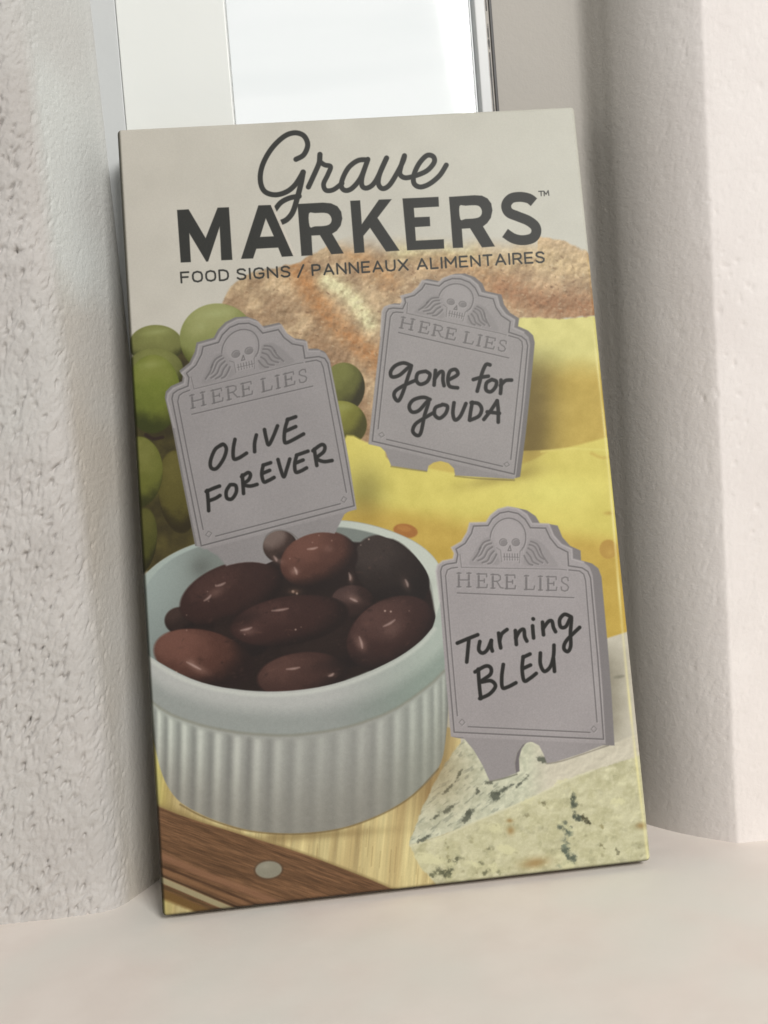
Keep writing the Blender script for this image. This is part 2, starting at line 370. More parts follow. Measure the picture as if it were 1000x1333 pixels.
vein([(350, 570), (365, 600), (395, 570), (415, 605)], 3.0, (110, 108, 82), 20, 6)
vein([(225, 480), (228, 530), (240, 560)], 2.2, (140, 134, 100), 14, 6)
vein([(370, 520), (395, 505)], 2.6, (122, 118, 90), 8, 5); vein([(840, 510), (846, 530)], 2.0, (80, 76, 54), 5, 3); vein([(780, 430), (792, 434)], 2.6, (122, 114, 80), 5, 3)
vein([(510, 390), (520, 400)], 2.4, (130, 124, 92), 5, 3); vein([(560, 350), (580, 346)], 2.2, (130, 124, 92), 6, 3); vein([(780, 495), (795, 510)], 2.2, (128, 122, 90), 6, 3)
for x, y, rx, ry, a in [(165, 550, 52, 18, 10), (240, 572, 18, 12, 0), (445, 515, 36, 18, 10), (405, 440, 20, 14, 0), (665, 575, 28, 16, 0), (395, 580, 14, 22, 0), (845, 343, 24, 12, 0), (650, 430, 34, 5, 30), (330, 570, 30, 8, 20), (520, 340, 26, 8, -25), (640, 270, 26, 6, -25)]:
    blob(z8([(x, y)])[0], rx * .36, ry * .36, a, (204, 198, 158), .8, 2)
for x, y, rx, ry, a in [(458, 448, 14, 16, 0), (930, 430, 18, 12, 0), (545, 565, 50, 20, -10), (455, 412, 12, 8, 0)]:
    glow(z8([(x, y)])[0], rx * .4, ry * .4, a, (160, 124, 72), .75)
for i in range(60):
    p = z8([(rng.uniform(140, 950), rng.uniform(230, 640))])[0]
    if sdpoly(np.array([[p[0]]]), np.array([[p[1]]]), Pside)[0, 0] < -3:
        blob(p, rng.uniform(.8, 2.6), rng.uniform(.6, 1.8), rng.uniform(0, 180), (206, 200, 164) if rng.random() < .55 else (140, 132, 100), .4, .8)
# ---- bowl
rimO = spline(z6([(-15, 260), (20, 210), (80, 160), (165, 118), (300, 78), (450, 50), (600, 40), (700, 50), (800, 80), (880, 122), (932, 178), (952, 250), (955, 340), (966, 500), (955, 700), (930, 810), (850, 892), (760, 948), (650, 990), (550, 1008), (450, 1012), (350, 1003), (270, 982), (190, 950), (120, 905), (75, 830), (40, 700), (0, 600)]), 5, True)
shade((560, 1005), 60, 60, 30, .45, (140, 112, 70)); shade((400, 1088), 110, 7, -4, .55, (132, 108, 66)); shade((235, 1062), 40, 9, 24, .6, (132, 108, 60)); shade((577, 900), 14, 90, 0, .4, (120, 96, 60))
def gy(X):
    """height of the groove under the rim"""
    q = np.array(spline(z6([(-60, 525), (40, 602), (100, 642), (200, 677), (300, 697), (380, 705), (480, 707), (600, 692), (700, 666), (800, 624), (900, 554), (948, 508), (990, 460)]), 6)); return np.interp(X, q[:, 0], q[:, 1])
def bowlc(X, Y):
    d = Y - gy(X)
    c = lerp((158, 160, 150), (142, 141, 128), sstep(5, 130, d))
    th = np.arcsin(np.clip((X - 385) / 203, -1, 1)); ph = th * 46 + .6 + .3 * np.sin(Y / 40)
    rib = (np.sin(ph) * .5 + .5) ** 2.2; rib2 = (np.sin(ph + 2.6) * .5 + .5) ** 3
    inr = sstep(1, 10, d); lx = 1 - sstep(300, 420, X); rx = sstep(440, 520, X)
    vfade = 1 - .55 * sstep(30, 130, d)
    c = c * (1 + (inr * vfade * (rib * (.06 + .11 * lx + .04 * rx) - rib2 * (.04 + .08 * lx + .03 * rx)))[..., None])
    c = c * (1 - .10 * np.exp(-(d / 5.0) ** 2))[..., None] if False else c
    side = sstep(470, 560, X)[..., None]; c = c * (1 + .02 * side) + np.array((0, 4, 2)) * side
    l = (1 - sstep(200, 330, X))[..., None]; c = c + np.array((8, 12, 10)) * l * (1 - sstep(0, 110, d))[..., None]
    e = sstep(575, 590, X + (Y - 800) * .02)[..., None]; c = c * (1 - .16 * e)
    return c + (fbm(X / 5, Y / 5, 3)[..., None] - .5) * 6 + np.array((-3, -6, 0))
poly(rimO, bowlc, .9)
# lip and inside
lip = spline(z6([(-15, 262), (20, 212), (80, 162), (165, 120), (300, 80), (450, 52), (600, 42), (700, 52), (800, 82), (880, 124), (932, 180), (950, 250), (945, 330), (905, 420), (810, 500), (600, 580), (400, 600), (200, 575), (30, 480), (-30, 400)]), 5, True)
poly(lip, lambda X, Y: lerp((158, 168, 164), (184, 188, 180), sstep(300, 520, X)), .9)
inner = spline(z6([(-40, 400), (22, 250), (80, 180), (165, 132), (300, 92), (450, 70), (600, 62), (690, 72), (780, 100), (850, 145), (898, 210), (916, 290), (912, 375), (800, 468), (600, 549), (400, 572), (200, 545), (30, 460)]), 5, True)
def inw(X, Y):
    t = sstep(185, 300, X); c = lerp((150, 160, 158), (122, 128, 124), t); c = c * (1 - .12 * sstep(740, 860, Y)[..., None]); k = sstep(540, 562, X)[..., None]; return c * (1 - k) + np.array((150, 152, 146)) * k
poly(inner, inw, 1.2)
glow((262, 738), 16, 18, 40, (96, 98, 94), .6)
oc = [tuple(p) for p in inner]
DKP = spline(z6([(95, 400), (150, 300), (230, 210), (380, 170), (560, 110), (700, 110), (790, 100), (870, 170), (912, 290), (905, 380), (800, 468), (600, 549), (400, 572), (230, 548), (90, 480)]), 5, True)
poly(DKP, (44, 31, 28), 1.5)
def olive(x, y, rx, ry, a, base, hi, lo, **k):
    c = z6([(x, y)])[0]; ball(c, rx * .42, ry * .42, a, base, hi, lo, tex=.05, soft=1.1, clipP=oc, **k)
olive(130, 352, 48, 42, 0, (56, 40, 36), (78, 56, 50), (36, 26, 24))
olive(440, 122, 54, 50, 0, (78, 58, 52), (120, 100, 94), (44, 32, 30))
olive(785, 200, 132, 96, 42, (52, 40, 37), (74, 60, 56), (36, 28, 26))
olive(668, 300, 72, 58, 10, (66, 44, 40), (90, 64, 60), (38, 27, 25))
olive(290, 268, 168, 92, -20, (70, 44, 40), (92, 60, 54), (38, 27, 25))
olive(560, 165, 122, 88, -14, (98, 60, 50), (120, 76, 64), (44, 30, 28))
olive(600, 430, 165, 80, -10, (46, 32, 29), (56, 40, 36), (34, 25, 24))
olive(320, 400, 90, 60, 20, (46, 32, 30), (54, 38, 34), (34, 25, 24))
olive(470, 352, 185, 76, -9, (74, 46, 42), (96, 62, 56), (40, 28, 26))
olive(785, 392, 148, 106, -30, (74, 47, 43), (98, 66, 60), (38, 27, 26))
olive(205, 470, 160, 88, 14, (98, 60, 50), (122, 78, 66), (44, 30, 28))
olive(510, 522, 142, 72, -6, (84, 54, 48), (102, 68, 60), (42, 30, 28))
for cx_, cy_, k_ in ((785, 260, .5), (470, 420, .5), (560, 245, .5), (300, 350, .45), (640, 480, .5)): glow(z6([(cx_, cy_)])[0], 40, 10, -10, (34, 25, 24), k_)
for i in range(260):
    x, y = rng.uniform(90, 900), rng.uniform(110, 560); p = z6([(x, y)])[0]
    if sdpoly(np.array([[p[0]]]), np.array([[p[1]]]), DKP)[0, 0] < -4: glow(p, rng.uniform(1.2, 5), rng.uniform(.8, 2.5), rng.uniform(-60, 20), (126, 84, 72) if rng.random() < .45 else (34, 24, 22), rng.uniform(.08, .28))
for x, y, rx, ry, a, o in [(485, 200, 16, 14, 0, .55), (185, 500, 40, 16, 25, .45), (165, 480, 16, 10, 20, .35), (340, 385, 30, 16, 0, .35), (240, 265, 34, 16, -30, .3), (690, 425, 18, 30, -30, .5), (790, 380, 50, 34, -35, .28), (430, 165, 26, 12, 20, .5), (670, 285, 30, 16, 20, .45), (830, 240, 14, 26, -25, .4), (600, 520, 18, 8, -10, .4), (590, 130, 16, 12, 0, .25), (660, 222, 10, 20, 0, .5)]:
    glow(z6([(x, y)])[0], rx * .42, ry * .42, a, (158, 122, 112), o)
for x, y, l, a in [(488, 198, 22, 70), (172, 492, 48, 28), (335, 378, 34, -15), (215, 282, 26, -40), (690, 420, 36, 75), (778, 360, 40, -30), (425, 160, 16, 60), (668, 288, 22, 25), (832, 236, 22, 70), (598, 520, 16, -30), (655, 215, 22, 80), (540, 128, 30, -10), (255, 240, 30, -20), (440, 318, 50, -8), (480, 500, 40, -8)]:
    a = math.radians(a); dx, dy = l / 2 * math.cos(a), l / 2 * math.sin(a)
    stroke(spline(z6([(x - dx, y - dy), (x + 2, y + 1), (x + dx, y + dy)]), 4), [1.0, 1.6, 2.2, 2.6, 3.0, 2.6, 2.2, 1.6, 1.0], (206, 180, 174), 1.2, .5)
for x, y, s in [(480, 262, 9), (492, 268, 7), (765, 322, 6), (783, 324, 6), (488, 380, 5), (118, 512, 5), (240, 242, 4), (218, 292, 4), (215, 262, 3), (470, 160, 4), (560, 88, 4), (600, 104, 4), (540, 110, 3), (715, 100, 5), (690, 118, 4), (150, 335, 4), (330, 395, 4), (505, 372, 3), (840, 322, 3), (150, 382, 4)]:
    stroke([z6([(x, y)])[0]], s * .34 + .4, (196, 172, 160), .9, .7 if s > 4 else .35)
glow(z6([(485, 262)])[0], 10, 5, 0, (150, 110, 90), .5)
# front band
band = z6([(-40, 420), (30, 460)]) + [tuple(p) for p in spline(z6([(30, 460), (110, 510), (200, 545), (300, 565), (400, 572), (500, 567), (600, 550), (700, 518), (800, 470), (870, 420), (912, 375)]), 5)] + z6([(935, 300), (952, 300), (958, 400), (948, 505)]) + [tuple(p) for p in spline(z6([(948, 505), (900, 552), (800, 622), (700, 664), (600, 690), (480, 705), (380, 703), (300, 695), (200, 675), (100, 640), (40, 600), (-40, 540)]), 5)]
def bandc(X, Y):
    g = gy(X); c = lerp((176, 178, 171), (151, 157, 149), sstep(46, 18, g - Y) if False else 1 - sstep(16, 44, g - Y))
    c = c * (1 - .05 * np.exp(-((X - 500) / 60) ** 2))[..., None]; k = sstep(420, 560, X)[..., None]; c = c + np.array((-6, 3, -3)) * k
    return c + (fbm(X / 4, Y / 4, 3)[..., None] - .5) * 5 + np.array((-3, -6, 0))
poly(band, bandc, .9)
stroke(spline(z6([(30, 470), (110, 520), (200, 555), (300, 575), (400, 583), (500, 578), (600, 560), (700, 528), (800, 480), (875, 428), (918, 378)]), 5), 5.0, (192, 193, 187), 1.8, .55)
stroke(spline(z6([(40, 602), (100, 642), (200, 677), (300, 697), (380, 705), (480, 707), (600, 692), (700, 666), (800, 624), (900, 554), (948, 508)]), 5), 3.2, (128, 126, 112), 1.6, .55)
stroke(spline(z6([(130, 922), (190, 955), (270, 985), (350, 1005), (450, 1014), (550, 1010), (650, 992), (760, 950), (850, 895), (930, 812)]), 5), 1.8, (120, 98, 62), 1.1, .8)
# ---- knife handle
def wood(X, Y):
    a = math.radians(20); u = X * math.cos(a) + Y * math.sin(a); v = -X * math.sin(a) + Y * math.cos(a)
    g = fbm(u / 34, v / 1.8, 4); g2 = fbm(u / 60 + 5, v / 7, 3)
    c = lerp((108, 74, 48), (134, 94, 64), sstep(.25, .75, .5 * g + .5 * g2)); return c * (.9 + .2 * vnoise(u / 12, v / .9)[..., None])
K = z7([(20, 127), (45, 135), (120, 165), (200, 192), (330, 232), (480, 277), (600, 318), (700, 356), (800, 396), (890, 436), (900, 600), (0, 600)])
poly([(p[0] + 2, p[1] - 2) for p in K[:10]] + K[10:], (150, 126, 80), 1.6, .7)
poly(K, wood, .9)
stroke(spline(z7([(20, 300), (90, 325), (200, 372), (330, 420), (450, 468), (520, 500)]), 4), 9, (150, 104, 76), 2, .75)
stroke(spline(z7([(20, 332), (90, 358), (200, 402), (330, 455), (450, 505)]), 4), 2.5, (84, 54, 34), 1.4, .8)
stroke(spline(z7([(20, 345), (90, 372), (200, 418), (330, 470), (420, 510)]), 4), 4.5, (140, 98, 66), 1.3, .8)
stroke(spline(z7([(20, 365), (90, 392), (200, 438), (360, 505)]), 4), 2, (74, 50, 30), 1, .8)
stroke(spline(z7([(20, 378), (90, 408), (200, 455), (330, 510)]), 4), 7.5, (160, 146, 112), 1, .95)
stroke(spline(z7([(20, 402), (90, 430), (200, 478), (280, 515)]), 4), 2, (96, 72, 38), 1.4, .8)
poly(z7([(20, 410), (90, 438), (200, 486), (260, 515), (40, 540), (10, 470)]), (122, 88, 44), 1.8)
poly(z7([(30, 452), (80, 468), (160, 500), (210, 530), (30, 560)]), lambda X, Y: board(X, Y) * .96, 2.5)
poly(ell(z7([(432, 357)])[0], 19.4, 13, -4), (96, 70, 50), 1.4, .8)
poly(ell(z7([(432, 357)])[0], 17.3, 11.2, -4), (140, 134, 118), 1.1)
glow(z7([(420, 345)])[0], 10, 5, -5, (154, 148, 132), .6)
# ---- grave marker signs
REF = [(222, 388), (668, 406), (782, 948), (210, 920)]
def dim(c, k): return tuple(np.clip(np.array(c, float) * k, 0, 255))
front = [(197, 938), (172, 640), (155, 420), (141, 305), (146, 282), (166, 266), (206, 258), (211, 236), (200, 214), (238, 192), (260, 155), (270, 120), (332, 118), (350, 90), (378, 68), (415, 58), (455, 66), (488, 88), (508, 122), (572, 124), (590, 168), (620, 202), (660, 220), (662, 258), (705, 270), (728, 288), (740, 320), (762, 560), (778, 760), (790, 966)]
outer_g = [(210, 921), (186, 640), (158, 305), (164, 286), (180, 278), (218, 272), (224, 240), (217, 220), (252, 198), (276, 160), (284, 132), (340, 130), (356, 104), (385, 82), (418, 76), (455, 84), (482, 106), (502, 138), (560, 140), (578, 178), (606, 212), (645, 232), (648, 284), (700, 292), (722, 306), (732, 330), (760, 640), (782, 948), (210, 921)]
def sign(dst, tabP, side, base, thick, light, txt, arch=None, tone=1.):
    H = homog(REF, dst); m = lambda P: [tuple(q) for q in hmap(H, P)]
    g = lambda X, Y: np.array(base, np.float32) * (1 + .05 * (fbm(X / 60, Y / 60, 2) - .5) + .05 * (fbm(X / 1.6, Y / 1.6, 2) - .5))[..., None]
    f = m(front)
    for k in np.linspace(1, .2, 6): poly([(x + thick[0] * k, y + thick[1] * k) for x, y in f], dim(base, side), .8)
    poly(tabP, lambda X, Y: g(X, Y) * .95, .8)
    poly(f, g, .8)
    fx = [tuple(p) for p in f]
    stroke(fx[2:25], 2.2, dim(base, 1.13), .9, .7)
    dk_ = dim(base, .66); lt = dim(base, 1.12)
    def groove(P, w_=1.5, cl=False, op=.85, sp=0):
        Q = np.array(m(P)); Q = spline(Q, sp) if sp else Q
        stroke(Q + np.array([.9, .9]), w_, lt, .7, .55); stroke(Q, w_, dk_, .6, op)
    groove(outer_g, 1.8)
    groove([(222, 858), (196, 560), (177, 322), (184, 300), (198, 293), (222, 290)])
    groove([(650, 300), (690, 304), (706, 316), (713, 340), (737, 640), (757, 882)])
    groove([(264, 900), (730, 922)])
    groove([(232, 240), (238, 290), (420, 294), (612, 297), (640, 300)], 1.1, op=.6)
    groove([(222, 388), (668, 406)], 1.3)
    for cx, cy in [(240, 883), (745, 909)]: groove([(cx - 11, cy), (cx, cy - 12), (cx + 11, cy), (cx, cy + 12), (cx - 11, cy)], 1.1, op=.6)
    # arch and skull
    groove([(345, 200), (352, 155), (372, 122), (402, 104), (435, 104), (465, 122), (482, 155), (482, 195), (470, 225)], 1.6, op=.7, sp=4)
    poly(m(ell((418, 165), 55, 56, 0, 24)), dim(base, 1.03), 1.2); poly(m([(385, 205), (462, 205), (460, 268), (392, 266)]), dim(base, 1.03), 1.2)
    for cx in (398, 446): poly(m(ell((cx, 194), 15, 14, 0, 14)), dim(base, .86), .8); groove(ell((cx, 194), 15, 14, 0, 14), 1.0, op=.55)
    groove([(424, 207), (416, 226), (428, 226), (424, 207)], 1.3, op=.8)
    groove([(372, 215), (388, 225), (392, 268)], 1.2, op=.5); groove([(472, 215), (462, 230), (460, 272)], 1.2, op=.5)
    for q in range(6): xx = 402 + q * 10; groove([(xx, 238), (xx + 1, 262)], 1.0, op=.8)
    groove([(398, 250), (458, 252)], .9, op=.6)
    poly(m(spline([(352, 182), (326, 178), (304, 205), (284, 240), (268, 278), (330, 280), (384, 276), (372, 232)], 4, True)), dim(base, .95), 1.2)
    poly(m(spline([(496, 186), (530, 186), (560, 212), (588, 250), (606, 288), (540, 288), (478, 280), (484, 236)], 4, True)), dim(base, .95), 1.2)
    for P in ([(346, 186), (322, 196), (306, 222)], [(352, 198), (330, 208), (312, 240), (296, 250)], [(356, 212), (338, 226), (324, 252), (302, 264)], [(362, 228), (348, 244), (338, 264), (318, 272)], [(372, 240), (364, 256), (352, 272), (340, 276)], [(312, 214), (300, 238), (282, 262)]):
        groove(P, 2.3, op=.62, sp=4); groove([(850 - x, y + 5 + max(0, 330 - x) * .12) for x, y in P], 2.3, op=.62, sp=4)
    # HERE LIES in engraved serif capitals
    gl = {'H': [[(0, 0), (0, 1)], [(.8, 0), (.8, 1)], [(0, .5), (.8, .5)], [(-.14, 0), (.16, 0)], [(-.14, 1), (.16, 1)], [(.64, 0), (.96, 0)], [(.64, 1), (.96, 1)]],
          'E': [[(0, 0), (0, 1)], [(-.14, 0), (.62, 0), (.64, .2)], [(0, .5), (.45, .5)], [(.45, .38), (.45, .62)], [(-.14, 1), (.64, 1), (.68, .78)]],
          'R': [[(0, 0), (0, 1)], [(-.14, 0), (.4, 0), (.6, .12), (.6, .36), (.4, .5), (0, .5)], [(.32, .5), (.62, .96), (.82, 1)], [(-.14, 1), (.16, 1)]],
          'L': [[(0, 0), (0, 1)], [(-.14, 0), (.18, 0)], [(-.14, 1), (.6, 1), (.66, .75)]],
          'I': [[(0, 0), (0, 1)], [(-.15, 0), (.15, 0)], [(-.15, 1), (.15, 1)]],
          'S': [[(.55, .25), (.52, .04), (.3, -.02), (.06, .08), (.04, .3), (.2, .44), (.44, .55), (.58, .72), (.5, .94), (.28, 1.02), (.04, .94), (.0, .72)]]}
    adv = [('H', 228), ('E', 304), ('R', 352 + 6), ('E', 412), ('L', 486), ('I', 540), ('E', 570), ('S', 620)]
    for ch, x0 in adv:
        for s_ in gl[ch]:
            P = [(x0 + a * 48, 312 + (x0 - 220) * .04 + b * 52) for a, b in s_]
            vert = len(s_) == 2 and s_[0][0] == s_[1][0] and abs(s_[0][1] - s_[1][1]) > .5
            Q = np.array(m(P)); ww = 2.9 if vert else 1.7
            stroke(Q + np.array([.9, .8]), ww, dim(base, 1.12), .7, .5); stroke(Q, ww, dim(base, .72), .6, .85)
    for P, ww in txt: stroke(spline(P, 6) if len(P) > 2 else P, ww, (44, 42, 40), .7)
Q3 = z3([(250, 498), (742, 383), (910, 870), (288, 1032)])
Q4 = z4([(192, 258), (590, 350), (610, 770), (97, 650)])
Q5 = z5(REF)
# handwriting
def hw(z, Ls, w_): return [(z(L), w_) for L in Ls]
t1 = hw(z3, [[(372, 622), (345, 640), (326, 685), (328, 715), (350, 718), (378, 680), (390, 640), (378, 620), (362, 626)],
             [(425, 600), (418, 640), (420, 678), (440, 676), (472, 656)], [(512, 582), (505, 615), (505, 650)],
             [(545, 560), (552, 595), (562, 622), (580, 590), (598, 545)],
             [(640, 518), (628, 560), (626, 605), (640, 612), (704, 578)], [(638, 520), (672, 508)], [(632, 566), (672, 548)],
             [(312, 808), (316, 850), (318, 890)], [(308, 812), (340, 798), (362, 790)], [(318, 850), (345, 840), (364, 828)],
             [(405, 785), (390, 810), (392, 838), (412, 842), (430, 815), (428, 788), (410, 784)],
             [(455, 745), (458, 790), (460, 820)], [(452, 752), (478, 735), (488, 745), (480, 765), (460, 782), (485, 790), (515, 783)],
             [(540, 705), (534, 740), (542, 772), (560, 768), (584, 755)], [(540, 705), (570, 695)], [(538, 738), (566, 726)],
             [(600, 682), (612, 725), (624, 752), (636, 720), (648, 680)],
             [(676, 665), (668, 700), (672, 732), (690, 730), (716, 716)], [(676, 664), (722, 648)], [(672, 696), (702, 684)],
             [(748, 640), (752, 670), (758, 706)], [(742, 646), (775, 622), (790, 628), (786, 650), (758, 676), (785, 690), (820, 686)]], 14.5 * .32)
t2 = hw(z4, [[(238, 378), (210, 368), (180, 378), (163, 400), (168, 418), (195, 412), (235, 380), (225, 420), (205, 480), (190, 505), (176, 490), (180, 470), (210, 450), (250, 432)],
             [(290, 398), (262, 405), (256, 430), (270, 445), (295, 435), (305, 410), (290, 398)],
             [(325, 395), (322, 425), (320, 448)], [(322, 425), (340, 402), (352, 402), (352, 430), (356, 450)],
             [(375, 428), (405, 410), (398, 392), (378, 398), (370, 425), (376, 452), (405, 458)],
             [(522, 375), (508, 374), (495, 400), (484, 440), (476, 470)], [(462, 428), (490, 420), (516, 416)],
             [(530, 428), (510, 440), (508, 465), (525, 472), (542, 455), (545, 435), (528, 428)],
             [(562, 430), (562, 455), (560, 478)], [(560, 450), (578, 432), (600, 430)],
             [(305, 500), (280, 492), (245, 502), (230, 525), (240, 545), (265, 540), (300, 505), (285, 560), (272, 620), (258, 630), (243, 615), (252, 590), (280, 570), (318, 548)],
             [(348, 520), (325, 530), (322, 555), (340, 568), (362, 550), (368, 525), (350, 518)],
             [(392, 512), (388, 550), (396, 574), (415, 560), (435, 515)],
             [(458, 510), (452, 545), (448, 574)], [(454, 512), (480, 515), (492, 535), (482, 560), (450, 575)],
             [(548, 505), (525, 540), (500, 572)], [(548, 505), (552, 540), (552, 582)], [(512, 545), (556, 550)]], 13 * .36)
t3 = hw(z5, [[(222, 580), (255, 566), (300, 548)], [(266, 566), (262, 610), (258, 652)],
             [(308, 574), (304, 605), (318, 618), (336, 606), (352, 570)], [(352, 570), (352, 595), (356, 610)],
             [(380, 542), (384, 575), (388, 598)], [(384, 570), (392, 545), (412, 528)],
             [(444, 532), (446, 560), (448, 585)], [(446, 560), (460, 535), (476, 528), (480, 555), (488, 572)],
             [(510, 514), (512, 540), (514, 560)], [(512, 487), (513, 488)],
             [(548, 500), (550, 528), (552, 548)], [(550, 525), (570, 498), (584, 496), (590, 520), (598, 536)],
             [(655, 478), (632, 470), (614, 490), (618, 518), (638, 516), (658, 480), (655, 540), (656, 590), (645, 612), (630, 600), (640, 570), (690, 520)],
             [(302, 680), (306, 740), (312, 792)], [(290, 690), (330, 668), (350, 675), (348, 700), (312, 728), (350, 724), (368, 745), (345, 775), (308, 792)],
             [(398, 662), (392, 710), (395, 750), (415, 748), (446, 732)],
             [(474, 632), (470, 680), (478, 724), (500, 715), (524, 696)], [(474, 634), (500, 622)], [(472, 678), (502, 664)],
             [(540, 618), (540, 660), (555, 688), (578, 670), (590, 630), (592, 588)], [(590, 640), (594, 688)]], 14 * .34)
# sign 2 (behind): its shadow lies on the gouda
tab2 = z4([(85, 652), (110, 655), (145, 690), (165, 740), (295, 760), (300, 740), (318, 728), (345, 722), (372, 730), (392, 750), (396, 775), (610, 788), (620, 700), (200, 640)])
sign(Q4, tab2, .80, (152, 145, 146), (6, -2), 1, t2)
stroke(spline(z4([(165, 742), (230, 752), (292, 760)]), 3), 1.6, (110, 96, 60), 1, .6); stroke(spline(z4([(396, 777), (480, 786), (610, 792)]), 3), 1.6, (110, 96, 60), 1, .6)
tab1 = z3([(310, 1045), (340, 1070), (385, 1118), (500, 1130), (830, 985), (870, 905), (890, 890), (600, 900)])
sl1 = reg(170, 400, 500, 760); keep = IMG[sl1].copy()
sign(Q3, tab1, .84, (148, 141, 143), (-3, -3), 1, t1)
# olives stand in front of sign 1
Xk, Yk = PX[sl1], PY[sl1]
cov = np.zeros(Xk.shape, np.float32)
for (x, y, rx, ry, a) in [(440, 122, 54, 50, 0), (555, 165, 118, 84, -14), (785, 200, 128, 92, 42), (290, 268, 158, 86, -20)]:
    c = z6([(x, y)])[0]; cov = np.maximum(cov, np.clip(.5 - sdpoly(Xk, Yk, ell(c, rx * .42, ry * .42, a)) / 2, 0, 1))
cov = np.maximum(cov, np.clip(.5 - sdpoly(Xk, Yk, z6([(-20, 205), (60, 165), (170, 115), (245, 150), (275, 185), (300, 215), (420, 200), (640, 200), (680, 100), (700, 30), (800, 60), (1000, 200), (800, 300), (0, 300)])) / 3, 0, 1) * (Yk > 711))
IMG[sl1] = IMG[sl1] * (1 - cov[..., None]) + keep * cov[..., None]
stroke(spline(z3([(545, 1010), (560, 985), (600, 968), (650, 980), (682, 1005)]), 4), 1.4, (110, 100, 98), .9, .7)
tab3 = z5([(240, 936), (285, 990), (320, 1050), (346, 1108), (400, 1096), (446, 1078), (442, 1040), (450, 1000), (472, 968), (505, 956), (535, 972), (552, 1005), (565, 1040), (600, 1034), (700, 1002), (785, 968), (600, 930)])
sign(Q5, tab3, .82, (158, 150, 153), (11.5, 2), 1, t3)
poly(z5([(446, 1078), (442, 1040), (450, 1000), (472, 968), (485, 962), (468, 985), (458, 1020), (460, 1070)]), (118, 110, 114), .9)
stroke(spline(z5([(346, 1110), (400, 1098), (450, 1082)]), 3), 1.6, (96, 94, 84), 1, .7); stroke(spline(z5([(565, 1042), (620, 1032), (700, 1006), (800, 972)]), 3), 1.4, (120, 112, 104), 1, .7)
# ---- title lettering
def scr(z, P, w_=6.6): stroke(spline(z(P), 8), w_, INK, .55)
scr(z1, [(618, 158), (652, 138), (669, 95), (652, 56), (612, 43), (565, 60), (512, 112), (474, 180), (463, 245), (480, 295), (525, 312), (575, 300), (615, 268), (649, 214)])
scr(z1, [(649, 214), (640, 262), (624, 325), (605, 385), (580, 418), (553, 432)], 7)
scr(z1, [(632, 318), (590, 326), (552, 346), (526, 378)], 6.6)
scr(z1, [(672, 278), (692, 235), (718, 175), (722, 137)]); scr(z1, [(722, 137), (722, 165), (742, 182), (768, 190), (756, 225), (738, 265), (748, 292), (780, 290), (818, 262)], 6.2)
scr(z1, [(928, 160), (888, 163), (848, 192), (822, 238), (815, 275), (832, 293), (862, 283), (900, 236), (930, 158), (905, 235), (906, 275), (932, 281), (965, 250), (1010, 155)], 6.4)
scr(z2, [(178, 152), (150, 215), (142, 262), (160, 285), (190, 270), (225, 215), (250, 165), (255, 143), (240, 190), (236, 222), (258, 238), (300, 230), (352, 208), (384, 172), (380, 146), (352, 142), (318, 178), (296, 228), (298, 264), (325, 278), (365, 264), (408, 228), (437, 183)], 6.4)
A = z1([(455, 358), (508, 356), (606, 578), (557, 581), (541, 541), (446, 546), (432, 588), (380, 590)]); Ah = z1([(487, 414), (522, 492), (462, 495)])
poly(z1([(503, 352), (520, 352), (616, 572), (600, 580)]), (196, 186, 176), .5, .95)
poly(A, INK, .5, holes=[Ah])
poly(z1([(102, 378), (152, 375), (226, 500), (278, 368), (327, 366), (342, 594), (294, 596), (287, 450), (237, 601), (229, 602), (155, 478), (162, 604), (118, 606)]), INK, .5)
def rr(z, top, hole): poly(z(top), INK, .5, holes=[spline(z(hole), 3, True)])
rr(z1, [(625, 352), (735, 346), (770, 349), (798, 362), (814, 385), (819, 415), (812, 445), (795, 468), (775, 481), (825, 566), (772, 570), (722, 487), (685, 489), (690, 574), (642, 577)],
   [(674, 393), (700, 391), (740, 390), (762, 397), (773, 418), (766, 438), (742, 447), (700, 449), (678, 451)])
poly(z2([(20, 338), (63, 336), (70, 440), (145, 333), (200, 331), (138, 412), (234, 554), (176, 558), (106, 455), (77, 490), (82, 562), (38, 565)]), INK, .5)
poly(z2([(247, 328), (403, 321), (405, 363), (296, 369), (299, 410), (365, 407), (367, 448), (301, 452), (305, 511), (426, 505), (428, 545), (267, 553)]), INK, .5)
rr(z2, [(449, 321), (560, 314), (592, 316), (616, 328), (632, 350), (637, 380), (630, 412), (614, 435), (596, 449), (648, 536), (592, 540), (540, 457), (504, 459), (510, 541), (466, 543)],
   [(494, 361), (520, 359), (562, 357), (583, 364), (592, 385), (585, 405), (563, 414), (520, 417), (498, 419)])
poly(ribbon(spline(z2([(817, 344), (795, 328), (757, 321), (718, 328), (697, 356), (708, 388), (748, 406), (792, 424), (822, 448), (827, 476), (810, 500), (768, 509), (728, 501), (692, 478)]), 6), 12.8), INK, .5)
for P in ([(838, 297), (858, 296)], [(848, 297), (849, 316)], [(862, 316), (861, 297), (870, 310), (879, 294), (882, 314)]): stroke(z2(P), 1.2, INK, .5)
